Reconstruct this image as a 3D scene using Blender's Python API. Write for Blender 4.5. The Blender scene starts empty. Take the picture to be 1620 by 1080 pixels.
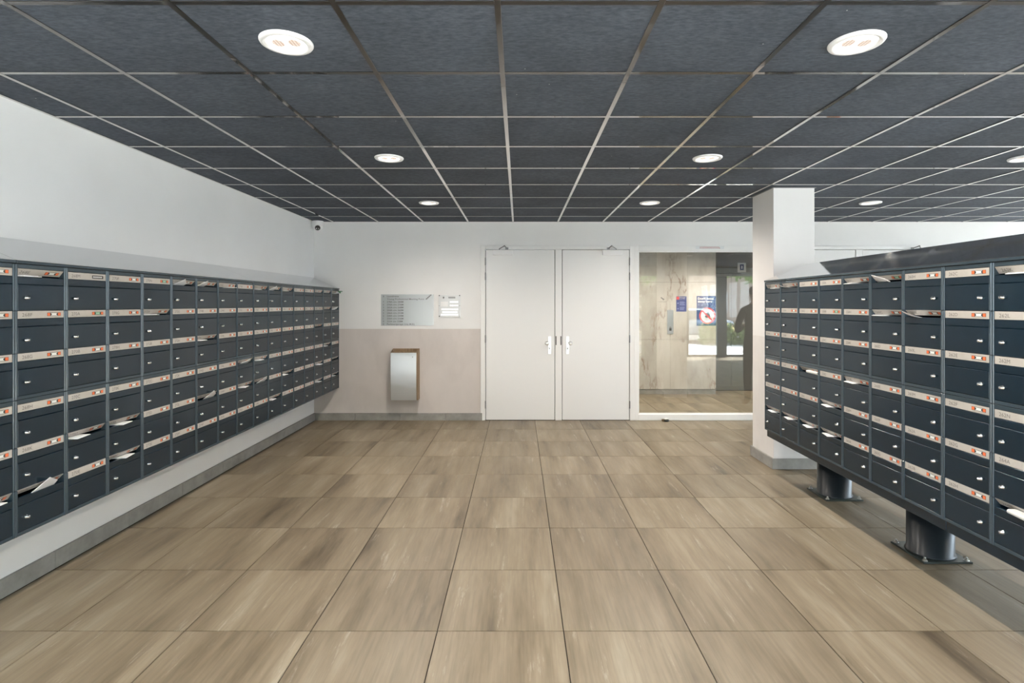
import bpy, bmesh, math, random
from mathutils import Vector, Matrix

random.seed(7)
PI = math.pi
S = bpy.context.scene
COL = S.collection

# ------------------------------------------------------------------ camera, sky, sun, exposure
FPX = 864.0                                   # focal length in pixels of a 1620 px wide frame
CAMZ = 1.551
cam_d = bpy.data.cameras.new('camera')
cam_d.sensor_fit = 'HORIZONTAL'
cam_d.sensor_width = 36.0
cam_d.lens = FPX / 1620 * 36.0
cam_d.shift_x = -11 / 1620
cam_d.shift_y = -59 / 1620
cam_d.clip_start = 0.05
cam_d.clip_end = 300
cam = bpy.data.objects.new('camera', cam_d)
cam.location = (0, 0, CAMZ)
cam.rotation_euler = (PI / 2, 0, 0)
COL.objects.link(cam)
S.camera = cam

W = bpy.data.worlds.new('sky')
S.world = W
W.use_nodes = True
bg = W.node_tree.nodes['Background']
bg.inputs['Color'].default_value = (0.74, 0.86, 1.0, 1)
bg.inputs['Strength'].default_value = 10.6

sun_d = bpy.data.lights.new('sun', 'SUN')
sun_d.energy = 42
sun_d.angle = 0.02
sun_d.color = (1.0, 0.97, 0.93)
sun = bpy.data.objects.new('sun', sun_d)
sun.rotation_euler = Vector((-0.30, 0.40, -0.87)).to_track_quat('-Z', 'Y').to_euler()
sun.location = (8, -20, 20)
COL.objects.link(sun)

S.view_settings.view_transform = 'Standard'
S.view_settings.look = 'None'
S.view_settings.gamma = 1
S.view_settings.use_curve_mapping = False
S.view_settings.exposure = 0.58
LAMP = 0.75                                   # radiance of a downlight lens
SPOT = 115.0                                  # watts of the lamp behind it

# ------------------------------------------------------------------ dimensions (metres)
YB = 7.303            # back wall face
XL = -2.739           # left wall face
XR = 8.2              # right wall face
YF = -1.40            # glazed facade behind the camera
ZC = 2.65             # ceiling grid
YM = 9.41             # marble wall of the lift hall
YE = 9.80             # lift front
SC = FPX / YB         # px per metre on the back wall


def bw(px):           # x on the back wall
    return (px - 821) / SC


def bz(py):           # z on the back wall
    return CAMZ - (py - 481) / SC


# ------------------------------------------------------------------ materials
def mat(name, col=(.8, .8, .8), rough=.5, metal=0.0, spec=.5, emis=None, estr=0):
    m = bpy.data.materials.new(name)
    m.use_nodes = True
    p = m.node_tree.nodes['Principled BSDF']
    p.inputs['Base Color'].default_value = (*col, 1)
    p.inputs['Roughness'].default_value = rough
    p.inputs['Metallic'].default_value = metal
    p.inputs['Specular IOR Level'].default_value = spec
    if emis:
        p.inputs['Emission Color'].default_value = (*emis, 1)
        p.inputs['Emission Strength'].default_value = estr
    return m


def nodes(m):
    return m.node_tree.nodes, m.node_tree.links, m.node_tree.nodes['Principled BSDF']


def ramp(N, stops, interp='LINEAR'):
    r = N.new('ShaderNodeValToRGB')
    e = r.color_ramp.elements
    while len(e) < len(stops):
        e.new(.5)
    for el, (p, c) in zip(e, stops):
        el.position = p
        el.color = (*c, 1)
    r.color_ramp.interpolation = interp
    return r


def noise(N, L, vec, scale, detail=3, rough=.5):
    n = N.new('ShaderNodeTexNoise')
    n.inputs['Scale'].default_value = scale
    n.inputs['Detail'].default_value = detail
    n.inputs['Roughness'].default_value = rough
    if vec is not None:
        L.new(vec, n.inputs['Vector'])
    return n


def mapping(N, L, vec, scale=(1, 1, 1), loc=(0, 0, 0), rot=(0, 0, 0)):
    mp = N.new('ShaderNodeMapping')
    mp.inputs['Scale'].default_value = scale
    mp.inputs['Location'].default_value = loc
    mp.inputs['Rotation'].default_value = rot
    L.new(vec, mp.inputs['Vector'])
    return mp


def math_node(N, L, op, a, b=None):
    n = N.new('ShaderNodeMath')
    n.operation = op
    for i, v in enumerate((a, b)):
        if v is None:
            continue
        if isinstance(v, (int, float)):
            n.inputs[i].default_value = v
        else:
            L.new(v, n.inputs[i])
    return n.outputs[0]


def mixcol(N, L, fac, a, b, blend='MIX'):
    n = N.new('ShaderNodeMix')
    n.data_type = 'RGBA'
    n.blend_type = blend
    for sock, v in ((n.inputs[0], fac), (n.inputs[6], a), (n.inputs[7], b)):
        if isinstance(v, (int, float)):
            sock.default_value = v
        elif isinstance(v, tuple):
            sock.default_value = (*v, 1)
        else:
            L.new(v, sock)
    return n.outputs[2]


def bump(N, L, p, height, strength=.1, dist=.01):
    b = N.new('ShaderNodeBump')
    b.inputs['Strength'].default_value = strength
    b.inputs['Distance'].default_value = dist
    L.new(height, b.inputs['Height'])
    L.new(b.outputs[0], p.inputs['Normal'])


M = {}
WHITE = (.79, .79, .785)


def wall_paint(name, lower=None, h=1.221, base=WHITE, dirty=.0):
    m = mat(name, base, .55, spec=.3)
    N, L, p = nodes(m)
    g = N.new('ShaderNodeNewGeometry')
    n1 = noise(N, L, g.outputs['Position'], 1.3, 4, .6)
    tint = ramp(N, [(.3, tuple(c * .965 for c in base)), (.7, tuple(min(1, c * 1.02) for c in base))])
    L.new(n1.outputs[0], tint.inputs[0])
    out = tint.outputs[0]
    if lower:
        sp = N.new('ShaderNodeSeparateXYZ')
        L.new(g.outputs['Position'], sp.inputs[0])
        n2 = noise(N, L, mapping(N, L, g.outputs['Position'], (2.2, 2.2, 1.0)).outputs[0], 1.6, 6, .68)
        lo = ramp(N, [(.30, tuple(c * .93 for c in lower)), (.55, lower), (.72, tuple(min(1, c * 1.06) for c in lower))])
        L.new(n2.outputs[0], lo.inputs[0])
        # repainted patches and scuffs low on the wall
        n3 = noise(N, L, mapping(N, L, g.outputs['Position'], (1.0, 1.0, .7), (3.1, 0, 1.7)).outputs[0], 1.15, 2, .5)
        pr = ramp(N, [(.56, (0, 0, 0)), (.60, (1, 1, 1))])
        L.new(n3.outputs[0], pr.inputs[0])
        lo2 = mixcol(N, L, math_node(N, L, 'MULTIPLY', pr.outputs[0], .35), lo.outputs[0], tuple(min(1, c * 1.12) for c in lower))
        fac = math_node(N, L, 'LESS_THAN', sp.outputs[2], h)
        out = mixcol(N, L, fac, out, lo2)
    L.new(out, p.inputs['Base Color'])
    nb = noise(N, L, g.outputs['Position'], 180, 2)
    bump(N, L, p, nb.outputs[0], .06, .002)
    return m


M['wall'] = wall_paint('white_wall_paint')
M['wall_back'] = wall_paint('white_and_beige_wall_paint', (.60, .555, .53))
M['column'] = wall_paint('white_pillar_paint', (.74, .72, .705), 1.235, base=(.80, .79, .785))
M['door'] = mat('white_door_paint', (.78, .78, .775), .38)
M['frame'] = mat('white_frame_paint', (.80, .80, .79), .4)

# floor tile: vein-cut porcelain, streaks along the tile
m = mat('streaked_porcelain_tile', rough=.4)
N, L, p = nodes(m)
tc = N.new('ShaderNodeTexCoord')
oi = N.new('ShaderNodeObjectInfo')
off = N.new('ShaderNodeVectorMath')
off.operation = 'SCALE'
off.inputs[0].default_value = (37.0, 91.0, 13.0)
L.new(oi.outputs['Random'], off.inputs['Scale'])
add = N.new('ShaderNodeVectorMath')
add.operation = 'ADD'
L.new(tc.outputs['Object'], add.inputs[0])
L.new(off.outputs[0], add.inputs[1])
s1 = noise(N, L, mapping(N, L, add.outputs[0], (5.5, .7, 1)).outputs[0], 1.0, 5, .62)
s2 = noise(N, L, mapping(N, L, add.outputs[0], (60, 2.2, 1)).outputs[0], 1.0, 4, .6)
s3 = noise(N, L, mapping(N, L, add.outputs[0], (14, 1.6, 1), (5, 8, 0)).outputs[0], 1.2, 6, .75)
r1 = ramp(N, [(.27, (.075, .055, .033)), (.42, (.178, .137, .086)), (.57, (.240, .191, .127)), (.72, (.31, .262, .190))])
L.new(s1.outputs[0], r1.inputs[0])
r2 = ramp(N, [(.28, (.76, .755, .74)), (.58, (1, 1, 1))])
L.new(s2.outputs[0], r2.inputs[0])
c1 = mixcol(N, L, 1.0, r1.outputs[0], r2.outputs[0], 'MULTIPLY')
r3 = ramp(N, [(.60, (0, 0, 0)), (.72, (1, 1, 1))])
L.new(s3.outputs[0], r3.inputs[0])
c2 = mixcol(N, L, math_node(N, L, 'MULTIPLY', r3.outputs[0], .45), c1, (.50, .455, .38))
hv = N.new('ShaderNodeHueSaturation')
L.new(c2, hv.inputs['Color'])
L.new(math_node(N, L, 'ADD', math_node(N, L, 'MULTIPLY', oi.outputs['Random'], .16), .90), hv.inputs['Value'])
hv.inputs['Saturation'].default_value = .95
L.new(hv.outputs[0], p.inputs['Base Color'])
rr = ramp(N, [(.3, (.38, .38, .38)), (.7, (.48, .48, .48))])
L.new(s2.outputs[0], rr.inputs[0])
L.new(rr.outputs[0], p.inputs['Roughness'])
M['tile'] = m
M['grout'] = mat('dark_brown_grout', (.022, .017, .012), .9)

# ceiling tile
m = mat('charcoal_ceiling_tile', (.06, .062, .068), .75, spec=.12)
N, L, p = nodes(m)
tc = N.new('ShaderNodeTexCoord')
oi = N.new('ShaderNodeObjectInfo')
add = N.new('ShaderNodeVectorMath')
add.operation = 'ADD'
L.new(tc.outputs['Object'], add.inputs[0])
L.new(oi.outputs['Location'], add.inputs[1])
n1 = noise(N, L, mapping(N, L, add.outputs[0], (30, 75, 1), rot=(0, 0, .5)).outputs[0], 1.0, 4, .65)
n2 = noise(N, L, add.outputs[0], 2.2, 3, .5)
r1 = ramp(N, [(.3, (.054, .063, .078)), (.7, (.100, .117, .146))])
L.new(n1.outputs[0], r1.inputs[0])
r2 = ramp(N, [(.3, (.85, .85, .85)), (.7, (1.1, 1.1, 1.1))])
L.new(n2.outputs[0], r2.inputs[0])
c = mixcol(N, L, 1.0, r1.outputs[0], r2.outputs[0], 'MULTIPLY')
vo = N.new('ShaderNodeTexVoronoi')              # specks of white paint
vo.inputs['Scale'].default_value = 7
L.new(add.outputs[0], vo.inputs['Vector'])
sp = math_node(N, L, 'LESS_THAN', vo.outputs['Distance'], .018)
c = mixcol(N, L, sp, c, (.55, .55, .55))
L.new(c, p.inputs['Base Color'])
bump(N, L, p, n1.outputs[0], .25, .003)
M['ctile'] = m
m = bpy.data.materials.new('black_mirror_grid_lacquer')    # near black face-on, mirror-like at a glancing angle
m.use_nodes = True
N, L = m.node_tree.nodes, m.node_tree.links
p = N['Principled BSDF']
p.inputs['Base Color'].default_value = (.012, .011, .010, 1)
p.inputs['Roughness'].default_value = .5
lw = N.new('ShaderNodeLayerWeight')
lw.inputs['Blend'].default_value = .5
r = ramp(N, [(0, (.05, .05, .05)), (.52, (.07, .07, .07)), (.62, (.20, .20, .20)), (.68, (.48, .48, .48)), (.76, (.78, .78, .78)), (.88, (.97, .97, .97))])
L.new(lw.outputs['Facing'], r.inputs[0])
gl = N.new('ShaderNodeBsdfGlossy')
gl.inputs['Roughness'].default_value = .05
gl.inputs['Color'].default_value = (.97, .95, .93, 1)
mx = N.new('ShaderNodeMixShader')
L.new(r.outputs[0], mx.inputs[0])
L.new(p.outputs[0], mx.inputs[1])
L.new(gl.outputs[0], mx.inputs[2])
L.new(mx.outputs[0], N['Material Output'].inputs[0])
M['grid'] = m
M['slab'] = mat('dark_slab', (.03, .03, .03), .9)


# stone skirting
def stone(name, a, b, sc=6, rough=.55):
    m = mat(name, a, rough)
    N, L, p = nodes(m)
    g = N.new('ShaderNodeNewGeometry')
    n = noise(N, L, g.outputs['Position'], sc, 6, .65)
    r = ramp(N, [(.3, a), (.7, b)])
    L.new(n.outputs[0], r.inputs[0])
    L.new(r.outputs[0], p.inputs['Base Color'])
    return m


M['skirting'] = stone('grey_stone_skirting', (.22, .215, .20), (.36, .35, .33), 5)

# navy steel
m = mat('navy_powder_coat', (.006, .018, .030), .25, spec=.50)
N, L, p = nodes(m)
g = N.new('ShaderNodeNewGeometry')
n = noise(N, L, g.outputs['Position'], 900, 1)
bump(N, L, p, n.outputs[0], .05, .0006)
M['navy'] = m
M['navy_edge'] = mat('navy_satin_rail', (.030, .048, .062), .22, spec=.6)
M['black_in'] = mat('unlit_steel_inside', (.012, .014, .016), .6)
M['flap'] = stone('pale_beige_anodised_flap', (.42, .395, .36), (.46, .435, .40), 25, .4)
M['chrome'] = mat('chrome', (.86, .85, .83), .14, 1.0)
M['print'] = mat('grey_print', (.12, .11, .10), .6)
M['stick_black'] = mat('sticker_black', (.018, .014, .014), .5)
M['stick_orange'] = mat('sticker_orange', (.72, .15, .045), .5)
M['stick_white'] = mat('sticker_white', (.70, .73, .71), .5)
M['stick_green'] = mat('sticker_green', (.28, .48, .34), .5)
M['paper'] = mat('white_paper', (.83, .83, .84), .6)
M['paper_g'] = mat('grey_newsprint', (.62, .62, .60), .7)
M['mirror'] = mat('polished_stainless_sheet', (.62, .63, .645), .07, 1.0)
M['black_steel'] = mat('black_steel_post', (.012, .017, .021), .3)
M['plate'] = mat('dark_base_plate', (.045, .055, .05), .3, .3)
M['zinc'] = mat('zinc_bolt', (.62, .61, .58), .3, 1.0)
M['brushed'] = mat('brushed_stainless', (.40, .405, .40), .30, 1.0)
M['bin_steel'] = mat('satin_stainless', (.72, .74, .76), .36, 1.0)
M['panel_white'] = mat('pale_intercom_plate', (.70, .72, .73), .35)
M['button'] = mat('backlit_white_button', (.9, .9, .9), .4, emis=(1, 1, 1), estr=.45)
M['plastic'] = mat('white_plastic', (.82, .82, .82), .35)
M['handle'] = mat('polished_aluminium_handle', (.95, .95, .95), .28, .9)
M['black'] = mat('black_plastic', (.01, .01, .01), .3)
M['lens_black'] = mat('camera_lens_black', (.008, .008, .009), .08)
M['dark_gap'] = mat('dark_rebate', (.02, .02, .02), .8)
M['green'] = mat('dull_green_plastic', (.10, .22, .13), .5)
M['hinge'] = mat('grey_hinge_steel', (.30, .30, .30), .35, .8)
M['red_print'] = mat('red_print', (.45, .12, .12), .6)
M['sky_blue'] = mat('poster_navy', (.018, .045, .17), .45)
M['poster_red'] = mat('poster_red', (.75, .07, .06), .45)
M['poster_white'] = mat('poster_white', (.80, .78, .74), .45)
M['poster_blue2'] = mat('poster_royal_blue', (.02, .04, .22), .45)
M['poster_pale'] = mat('poster_pale_blue', (.30, .36, .60), .5)
M['lift'] = mat('grey_lift_door', (.24, .245, .24), .32, .55)
M['bronze'] = mat('brown_bronze_panel', (.16, .135, .10), .4, .2)

# wood for the bin
m = mat('oak_veneer', rough=.5)
N, L, p = nodes(m)
tc = N.new('ShaderNodeTexCoord')
n = noise(N, L, mapping(N, L, tc.outputs['Object'], (40, 40, 3)).outputs[0], 1.0, 5, .6)
r = ramp(N, [(.3, (.17, .105, .055)), (.7, (.33, .225, .135))])
L.new(n.outputs[0], r.inputs[0])
L.new(r.outputs[0], p.inputs['Base Color'])
M['wood'] = m

# marble
m = mat('beige_marble', rough=.22)
N, L, p = nodes(m)
tc = N.new('ShaderNodeTexCoord')
oi = N.new('ShaderNodeObjectInfo')
off = N.new('ShaderNodeVectorMath')
off.operation = 'ADD'
L.new(tc.outputs['Object'], off.inputs[0])
L.new(oi.outputs['Location'], off.inputs[1])
n1 = noise(N, L, mapping(N, L, off.outputs[0], (2, 2, .8), rot=(0, .5, 0)).outputs[0], 1.4, 6, .6)
r1 = ramp(N, [(.3, (.44, .40, .345)), (.5, (.58, .545, .485)), (.72, (.66, .635, .58))])
L.new(n1.outputs[0], r1.inputs[0])
n2 = noise(N, L, mapping(N, L, off.outputs[0], (1.5, 1, .55), (2, 1, .3)).outputs[0], 1.3, 7, .62)
d = math_node(N, L, 'ABSOLUTE', math_node(N, L, 'SUBTRACT', n2.outputs[0], .53))
r2 = ramp(N, [(.0, (1, 1, 1)), (.008, (.55, .55, .55)), (.022, (0, 0, 0))])
L.new(d, r2.inputs[0])
n3 = noise(N, L, off.outputs[0], 2.2, 2)
r3 = ramp(N, [(.45, (0, 0, 0)), (.62, (1, 1, 1))])
L.new(n3.outputs[0], r3.inputs[0])
vein = math_node(N, L, 'MULTIPLY', math_node(N, L, 'MULTIPLY', r2.outputs[0], r3.outputs[0]), .85)
c = mixcol(N, L, vein, r1.outputs[0], (.24, .13, .08))
L.new(c, p.inputs['Base Color'])
M['marble'] = m

# glass: clear both ways with a Schlick reflection
m = bpy.data.materials.new('clear_float_glass')
m.use_nodes = True
N, L = m.node_tree.nodes, m.node_tree.links
N.remove(N['Principled BSDF'])
lw = N.new('ShaderNodeLayerWeight')
lw.inputs['Blend'].default_value = .5
f = math_node(N, L, 'POWER', lw.outputs['Facing'], 5.0)
f = math_node(N, L, 'ADD', math_node(N, L, 'MULTIPLY', f, .88), .105)
tr = N.new('ShaderNodeBsdfTransparent')
tr.inputs[0].default_value = (.955, .97, .96, 1)
gl = N.new('ShaderNodeBsdfGlossy')
gl.inputs['Roughness'].default_value = 0.0
mx = N.new('ShaderNodeMixShader')
L.new(f, mx.inputs[0])
L.new(tr.outputs[0], mx.inputs[1])
L.new(gl.outputs[0], mx.inputs[2])
L.new(mx.outputs[0], N['Material Output'].inputs[0])
M['glass'] = m

# downlight lens: prismatic glass, the two lamp caps read as dull amber patches
m = mat('prismatic_lamp_lens', (.12, .12, .12), .3)
N, L, p = nodes(m)
tc = N.new('ShaderNodeTexCoord')
sx = N.new('ShaderNodeSeparateXYZ')
L.new(tc.outputs['Object'], sx.inputs[0])


def spot(cx):
    a = math_node(N, L, 'DIVIDE', math_node(N, L, 'SUBTRACT', sx.outputs[0], cx), .024)
    b = math_node(N, L, 'DIVIDE', sx.outputs[1], .030)
    return math_node(N, L, 'LESS_THAN', math_node(N, L, 'ADD', math_node(N, L, 'MULTIPLY', a, a), math_node(N, L, 'MULTIPLY', b, b)), 1.0)


both = math_node(N, L, 'MAXIMUM', spot(-.034), spot(.034))
ck = N.new('ShaderNodeTexChecker')
ck.inputs['Scale'].default_value = 110
L.new(mapping(N, L, tc.outputs['Object'], rot=(0, 0, PI / 4)).outputs[0], ck.inputs['Vector'])
both = math_node(N, L, 'MULTIPLY', both, math_node(N, L, 'ADD', math_node(N, L, 'MULTIPLY', ck.outputs['Fac'], .45), .55))
L.new(mixcol(N, L, both, (1.0, .95, .90), (.62, .40, .28)), p.inputs['Emission Color'])
L.new(math_node(N, L, 'ADD', math_node(N, L, 'MULTIPLY', math_node(N, L, 'SUBTRACT', 1.0, both), LAMP), .55), p.inputs['Emission Strength'])
M['lens'] = m


# outdoors
def speck(name, a, b, sc, rough=.8):
    return stone(name, a, b, sc, rough)


M['paving'] = speck('pale_concrete_paving', (.50, .49, .47), (.62, .61, .59), 3)
M['asphalt'] = speck('asphalt', (.07, .07, .072), (.10, .10, .10), 9)
M['leaf'] = speck('tree_leaves', (.09, .19, .035), (.24, .38, .09), 2)
M['bark'] = speck('tree_bark', (.07, .05, .035), (.13, .10, .07), 12)
M['hedge'] = speck('hedge_leaves', (.06, .11, .03), (.20, .24, .08), 6)
M['flower'] = mat('pale_yellow_flowers', (.75, .62, .30), .7)
M['car_silver'] = mat('silver_car_paint', (.50, .52, .55), .25, .5)
M['car_dark'] = mat('dark_blue_car_paint', (.05, .07, .11), .2, .3)
M['car_glass'] = mat('car_window_glass', (.02, .03, .035), .05)
M['tyre'] = mat('tyre_rubber', (.02, .02, .02), .8)
M['brick'] = speck('far_brick_wall', (.30, .22, .17), (.40, .30, .24), 4)
M['alu'] = mat('grey_facade_aluminium', (.20, .21, .21), .4, .3)
M['cloth'] = mat('dark_olive_clothing', (.035, .036, .030), .85)
M['skin'] = mat('skin', (.50, .31, .22), .55)
M['hair'] = mat('dark_hair', (.02, .015, .012), .6)
M['shoe'] = mat('brown_shoes', (.10, .065, .035), .5)


# ------------------------------------------------------------------ mesh helpers
class MB:
    """collects shapes, then links them as one mesh object"""

    def __init__(self):
        self.v, self.f, self.mi, self.sm = [], [], [], []

    def _add(self, vs, fs, mi=0, smooth=False):
        o = len(self.v)
        self.v += [tuple(v) for v in vs]
        for f in fs:
            self.f.append(tuple(i + o for i in f))
            self.mi.append(mi)
            self.sm.append(smooth)
        return self

    def box(self, x0, x1, y0, y1, z0, z1, mi=0):
        vs = [(x, y, z) for z in (z0, z1) for y in (y0, y1) for x in (x0, x1)]
        fs = [(0, 2, 3, 1), (4, 5, 7, 6), (0, 1, 5, 4), (2, 6, 7, 3), (0, 4, 6, 2), (1, 3, 7, 5)]
        return self._add(vs, fs, mi)

    def cbox(self, x0, x1, y0, y1, z0, z1, c=.002, mi=0):
        """box with chamfered edges"""
        bm = bmesh.new()
        bmesh.ops.create_cube(bm, size=1)
        for v in bm.verts:
            v.co = ((x0 + x1) / 2 + v.co.x * (x1 - x0), (y0 + y1) / 2 + v.co.y * (y1 - y0), (z0 + z1) / 2 + v.co.z * (z1 - z0))
        bmesh.ops.bevel(bm, geom=bm.edges[:], offset=c, segments=1, profile=.5, affect='EDGES')
        bm.verts.index_update()
        self._add([v.co[:] for v in bm.verts], [[v.index for v in f.verts] for f in bm.faces], mi)
        bm.free()
        return self

    def tube(self, pts, r, n=10, mi=0, cap=True):
        """round bar through the points; r a number or one radius per point"""
        pts = [Vector(p) for p in pts]
        k = len(pts)
        rs = r if isinstance(r, (list, tuple)) else [r] * k
        vs, fs = [], []
        t0 = (pts[1] - pts[0]).normalized()
        up = Vector((0, 0, 1)) if abs(t0.z) < .9 else Vector((1, 0, 0))
        a = t0.cross(up).normalized()
        for i in range(k):
            t = (pts[min(i + 1, k - 1)] - pts[max(i - 1, 0)]).normalized()
            a = (a - t * a.dot(t)).normalized()
            b = t.cross(a)
            for j in range(n):
                w = 2 * PI * j / n
                vs.append(pts[i] + (a * math.cos(w) + b * math.sin(w)) * rs[i])
        for i in range(k - 1):
            for j in range(n):
                j2 = (j + 1) % n
                fs.append((i * n + j, i * n + j2, (i + 1) * n + j2, (i + 1) * n + j))
        self._add(vs, fs, mi, True)
        if cap:
            self._add(vs[:n], [tuple(range(n))[::-1]], mi)
            self._add(vs[-n:], [tuple(range(n))], mi)
        return self

    def lathe(self, prof, c=(0, 0, 0), n=32, mi=0, axis='z', smooth=True):
        vs, fs = [], []
        k = len(prof)
        for r, h in prof:
            for j in range(n):
                w = 2 * PI * j / n
                q = (r * math.cos(w), r * math.sin(w), h)
                if axis == 'y':
                    q = (q[0], q[2], q[1])
                elif axis == 'x':
                    q = (q[2], q[0], q[1])
                vs.append((c[0] + q[0], c[1] + q[1], c[2] + q[2]))
        for i in range(k - 1):
            for j in range(n):
                j2 = (j + 1) % n
                fs.append((i * n + j, i * n + j2, (i + 1) * n + j2, (i + 1) * n + j))
        fs.append(tuple(range(n))[::-1])
        fs.append(tuple(range((k - 1) * n, k * n)))
        return self._add(vs, fs, mi, smooth)

    def prism(self, poly, y0, y1, mi=0, axis='y'):
        """polygon (a, b) extruded along an axis: y -> (a, y, b), x -> (x, a, b), z -> (a, b, z)"""
        n = len(poly)

        def P(a, b, t):
            return {'y': (a, t, b), 'x': (t, a, b), 'z': (a, b, t)}[axis]
        vs = [P(a, b, y0) for a, b in poly] + [P(a, b, y1) for a, b in poly]
        fs = [tuple(range(n)), tuple(range(n, 2 * n))[::-1]] + [(i, i + n, (i + 1) % n + n, (i + 1) % n) for i in range(n)]
        return self._add(vs, fs, mi)

    def mesh(self, name, mats):
        me = bpy.data.meshes.new(name)
        me.from_pydata(self.v, [], self.f)
        for m_ in (mats if isinstance(mats, (list, tuple)) else [mats]):
            me.materials.append(M[m_])
        me.polygons.foreach_set('material_index', self.mi)
        me.polygons.foreach_set('use_smooth', self.sm)
        bm = bmesh.new()
        bm.from_mesh(me)
        bmesh.ops.recalc_face_normals(bm, faces=bm.faces[:])
        bm.to_mesh(me)
        bm.free()
        return me

    def build(self, name, mats, parent=None, loc=(0, 0, 0), rot=(0, 0, 0)):
        return link(name, self.mesh(name, mats), parent, loc, rot)


def link(name, me, parent=None, loc=(0, 0, 0), rot=(0, 0, 0)):
    o = bpy.data.objects.new(name, me)
    COL.objects.link(o)
    if parent:
        o.parent = parent
    o.location = loc
    o.rotation_euler = rot
    return o


def tag(o, label=None, cat=None, group=None, kind=None):
    if label:
        o['label'] = label
    if cat:
        o['category'] = cat
    if group:
        o['group'] = group
    if kind:
        o['kind'] = kind
    return o


def thing(name, label, cat, loc=(0, 0, 0), rz=0, group=None, kind=None):
    o = bpy.data.objects.new(name, None)
    o.empty_display_size = .1
    COL.objects.link(o)
    o.location = loc
    o.rotation_euler = (0, 0, rz)
    return tag(o, label, cat, group, kind)


def text_mesh(body, mats, height, width=None, align='LEFT', extrude=.0003, bold=0.0):
    """flat lettering facing -y, left/bottom at the origin"""
    cu = bpy.data.curves.new('lettering', 'FONT')
    cu.body = body
    cu.resolution_u = 2
    cu.size = 1
    cu.offset = bold
    tmp = bpy.data.objects.new('lettering', cu)
    me = bpy.data.meshes.new_from_object(tmp)
    bpy.data.objects.remove(tmp)
    bpy.data.curves.remove(cu)
    xs = [v.co.x for v in me.vertices]
    x0, x1 = min(xs), max(xs)
    sz = height / .72
    sx = sz if width is None else width / (x1 - x0)
    dx = {'LEFT': x0, 'CENTER': (x0 + x1) / 2, 'RIGHT': x1}[align]
    for v in me.vertices:
        v.co = ((v.co.x - dx) * sx, -extrude, v.co.y * sz)
    me.materials.clear()
    me.materials.append(M[mats])
    return me


ORD = ['first', 'second', 'third', 'fourth', 'fifth', 'sixth', 'seventh', 'eighth', 'ninth', 'tenth', 'eleventh', 'twelfth',
       'thirteenth', 'fourteenth', 'fifteenth', 'sixteenth', 'seventeenth']

# ------------------------------------------------------------------ the room
# floor with its tiles
fl = MB().box(XL - .1, XR + .1, YF - .1, YB + .16, -.20, -.004).build('floor', 'grout')
tag(fl, 'beige brown streaked porcelain tile floor of the mailbox hall', 'floor', kind='structure')
TW, TD, JG = .600, .597, .0050
mesh_cache = {}


def slab_mesh(name, w, d, h, mk, ch=.0006):
    key = (name, round(w, 3), round(d, 3), h)
    if key not in mesh_cache:
        mesh_cache[key] = MB().cbox(-w / 2, w / 2, -d / 2, d / 2, -h, 0, ch).mesh(name, mk)
    return mesh_cache[key]


def grid_spans(lo, hi, origin, step):
    k = math.floor((lo - origin) / step)
    out = []
    while origin + k * step < hi - 1e-6:
        a, b = max(lo, origin + k * step), min(hi, origin + (k + 1) * step)
        if b - a > .02:
            out.append((a, b))
        k += 1
    return out


def lay_tiles(parent, x0, x1, y0, y1):
    for ya, yb in grid_spans(y0, y1, 2.593, TD):
        for xa, xb in grid_spans(x0, x1, .212, TW):
            link('tile', slab_mesh('tile', xb - xa - JG, yb - ya - JG, .012, 'tile'), parent, ((xa + xb) / 2, (ya + yb) / 2, 0))


lay_tiles(fl, XL + .02, XR, YF + .02, YB - .002)

# walls
WT = .14
tag(MB().box(XL - WT, XL, YF - .1, YB + WT, -.02, 2.85).build('wall_left', 'wall'), 'plain white painted wall behind the long wall-hung mailbox bank', 'wall', kind='structure')
D1L, D1R = bw(760.4), bw(1003.5)            # door frame opening
GL, GR = D1R, 3.50                           # glazed screen opening
D2L, D2R = 3.50, 5.60
ZT = bz(389)                                 # frame top
wb = MB()
wb.box(XL - .01, D1L, YB, YB + WT, -.02, 2.85)
wb.box(D1L, D2R, YB, YB + WT, ZT, 2.85)
wb.box(D2R, XR, YB, YB + WT, -.02, 2.85)
tag(wb.build('wall_back', 'wall_back'), 'white wall with a beige painted lower half, around the double doors', 'wall', kind='structure')

# facade behind the camera: header, posts and panes
fa = thing('wall_front', 'glazed grey aluminium entrance front looking out on the street', 'wall', (0, YF, 0), kind='structure')
MB().box(XL - .1, XR + .1, -.12, 0, 2.38, 2.85).build('header', 'alu', fa)
MB().box(XL - .1, XR + .1, -.10, -.02, -.02, .06).build('sill', 'alu', fa)
posts = [XL - .02, -1.65, -.62, .40, 1.42, 2.44, 3.42, 4.42, 4.92, 5.98, 7.2, XR]
pw = [.08] * len(posts)
pw[8], pw[9] = .16, .28
for x, w in zip(posts, pw):
    MB().box(x - w / 2, x + w / 2, -.10, -.005, .06, 2.38).build('post', 'alu', fa)
for i in range(len(posts) - 1):
    a, b = posts[i] + pw[i] / 2, posts[i + 1] - pw[i + 1] / 2
    MB().box(a, b, -.058, -.050, .06, 2.38).build('pane', 'glass', fa)

# unseen end wall: glazing added to brighten left and back walls, parapet to shade floor
fb = thing('wall_right', 'unseen end wall beyond the freestanding mailboxes, glazing added for side light', 'wall', (XR, 0, 0), kind='structure')
MB().box(0, .12, YF - .1, YB + WT, 2.38, 2.85).build('header', 'alu', fb)
MB().box(0, .12, YF - .1, YB + WT, -.02, 1.05).build('parapet', 'wall', fb)
py_ = [YF + .04 + i * (YB - YF - .08) / 8 for i in range(9)]
for y in py_:
    MB().box(.005, .10, y - .04, y + .04, 1.05, 2.38).build('post', 'alu', fb)
for i in range(8):
    MB().box(.050, .058, py_[i] + .04, py_[i + 1] - .04, 1.05, 2.38).build('pane', 'glass', fb)

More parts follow.
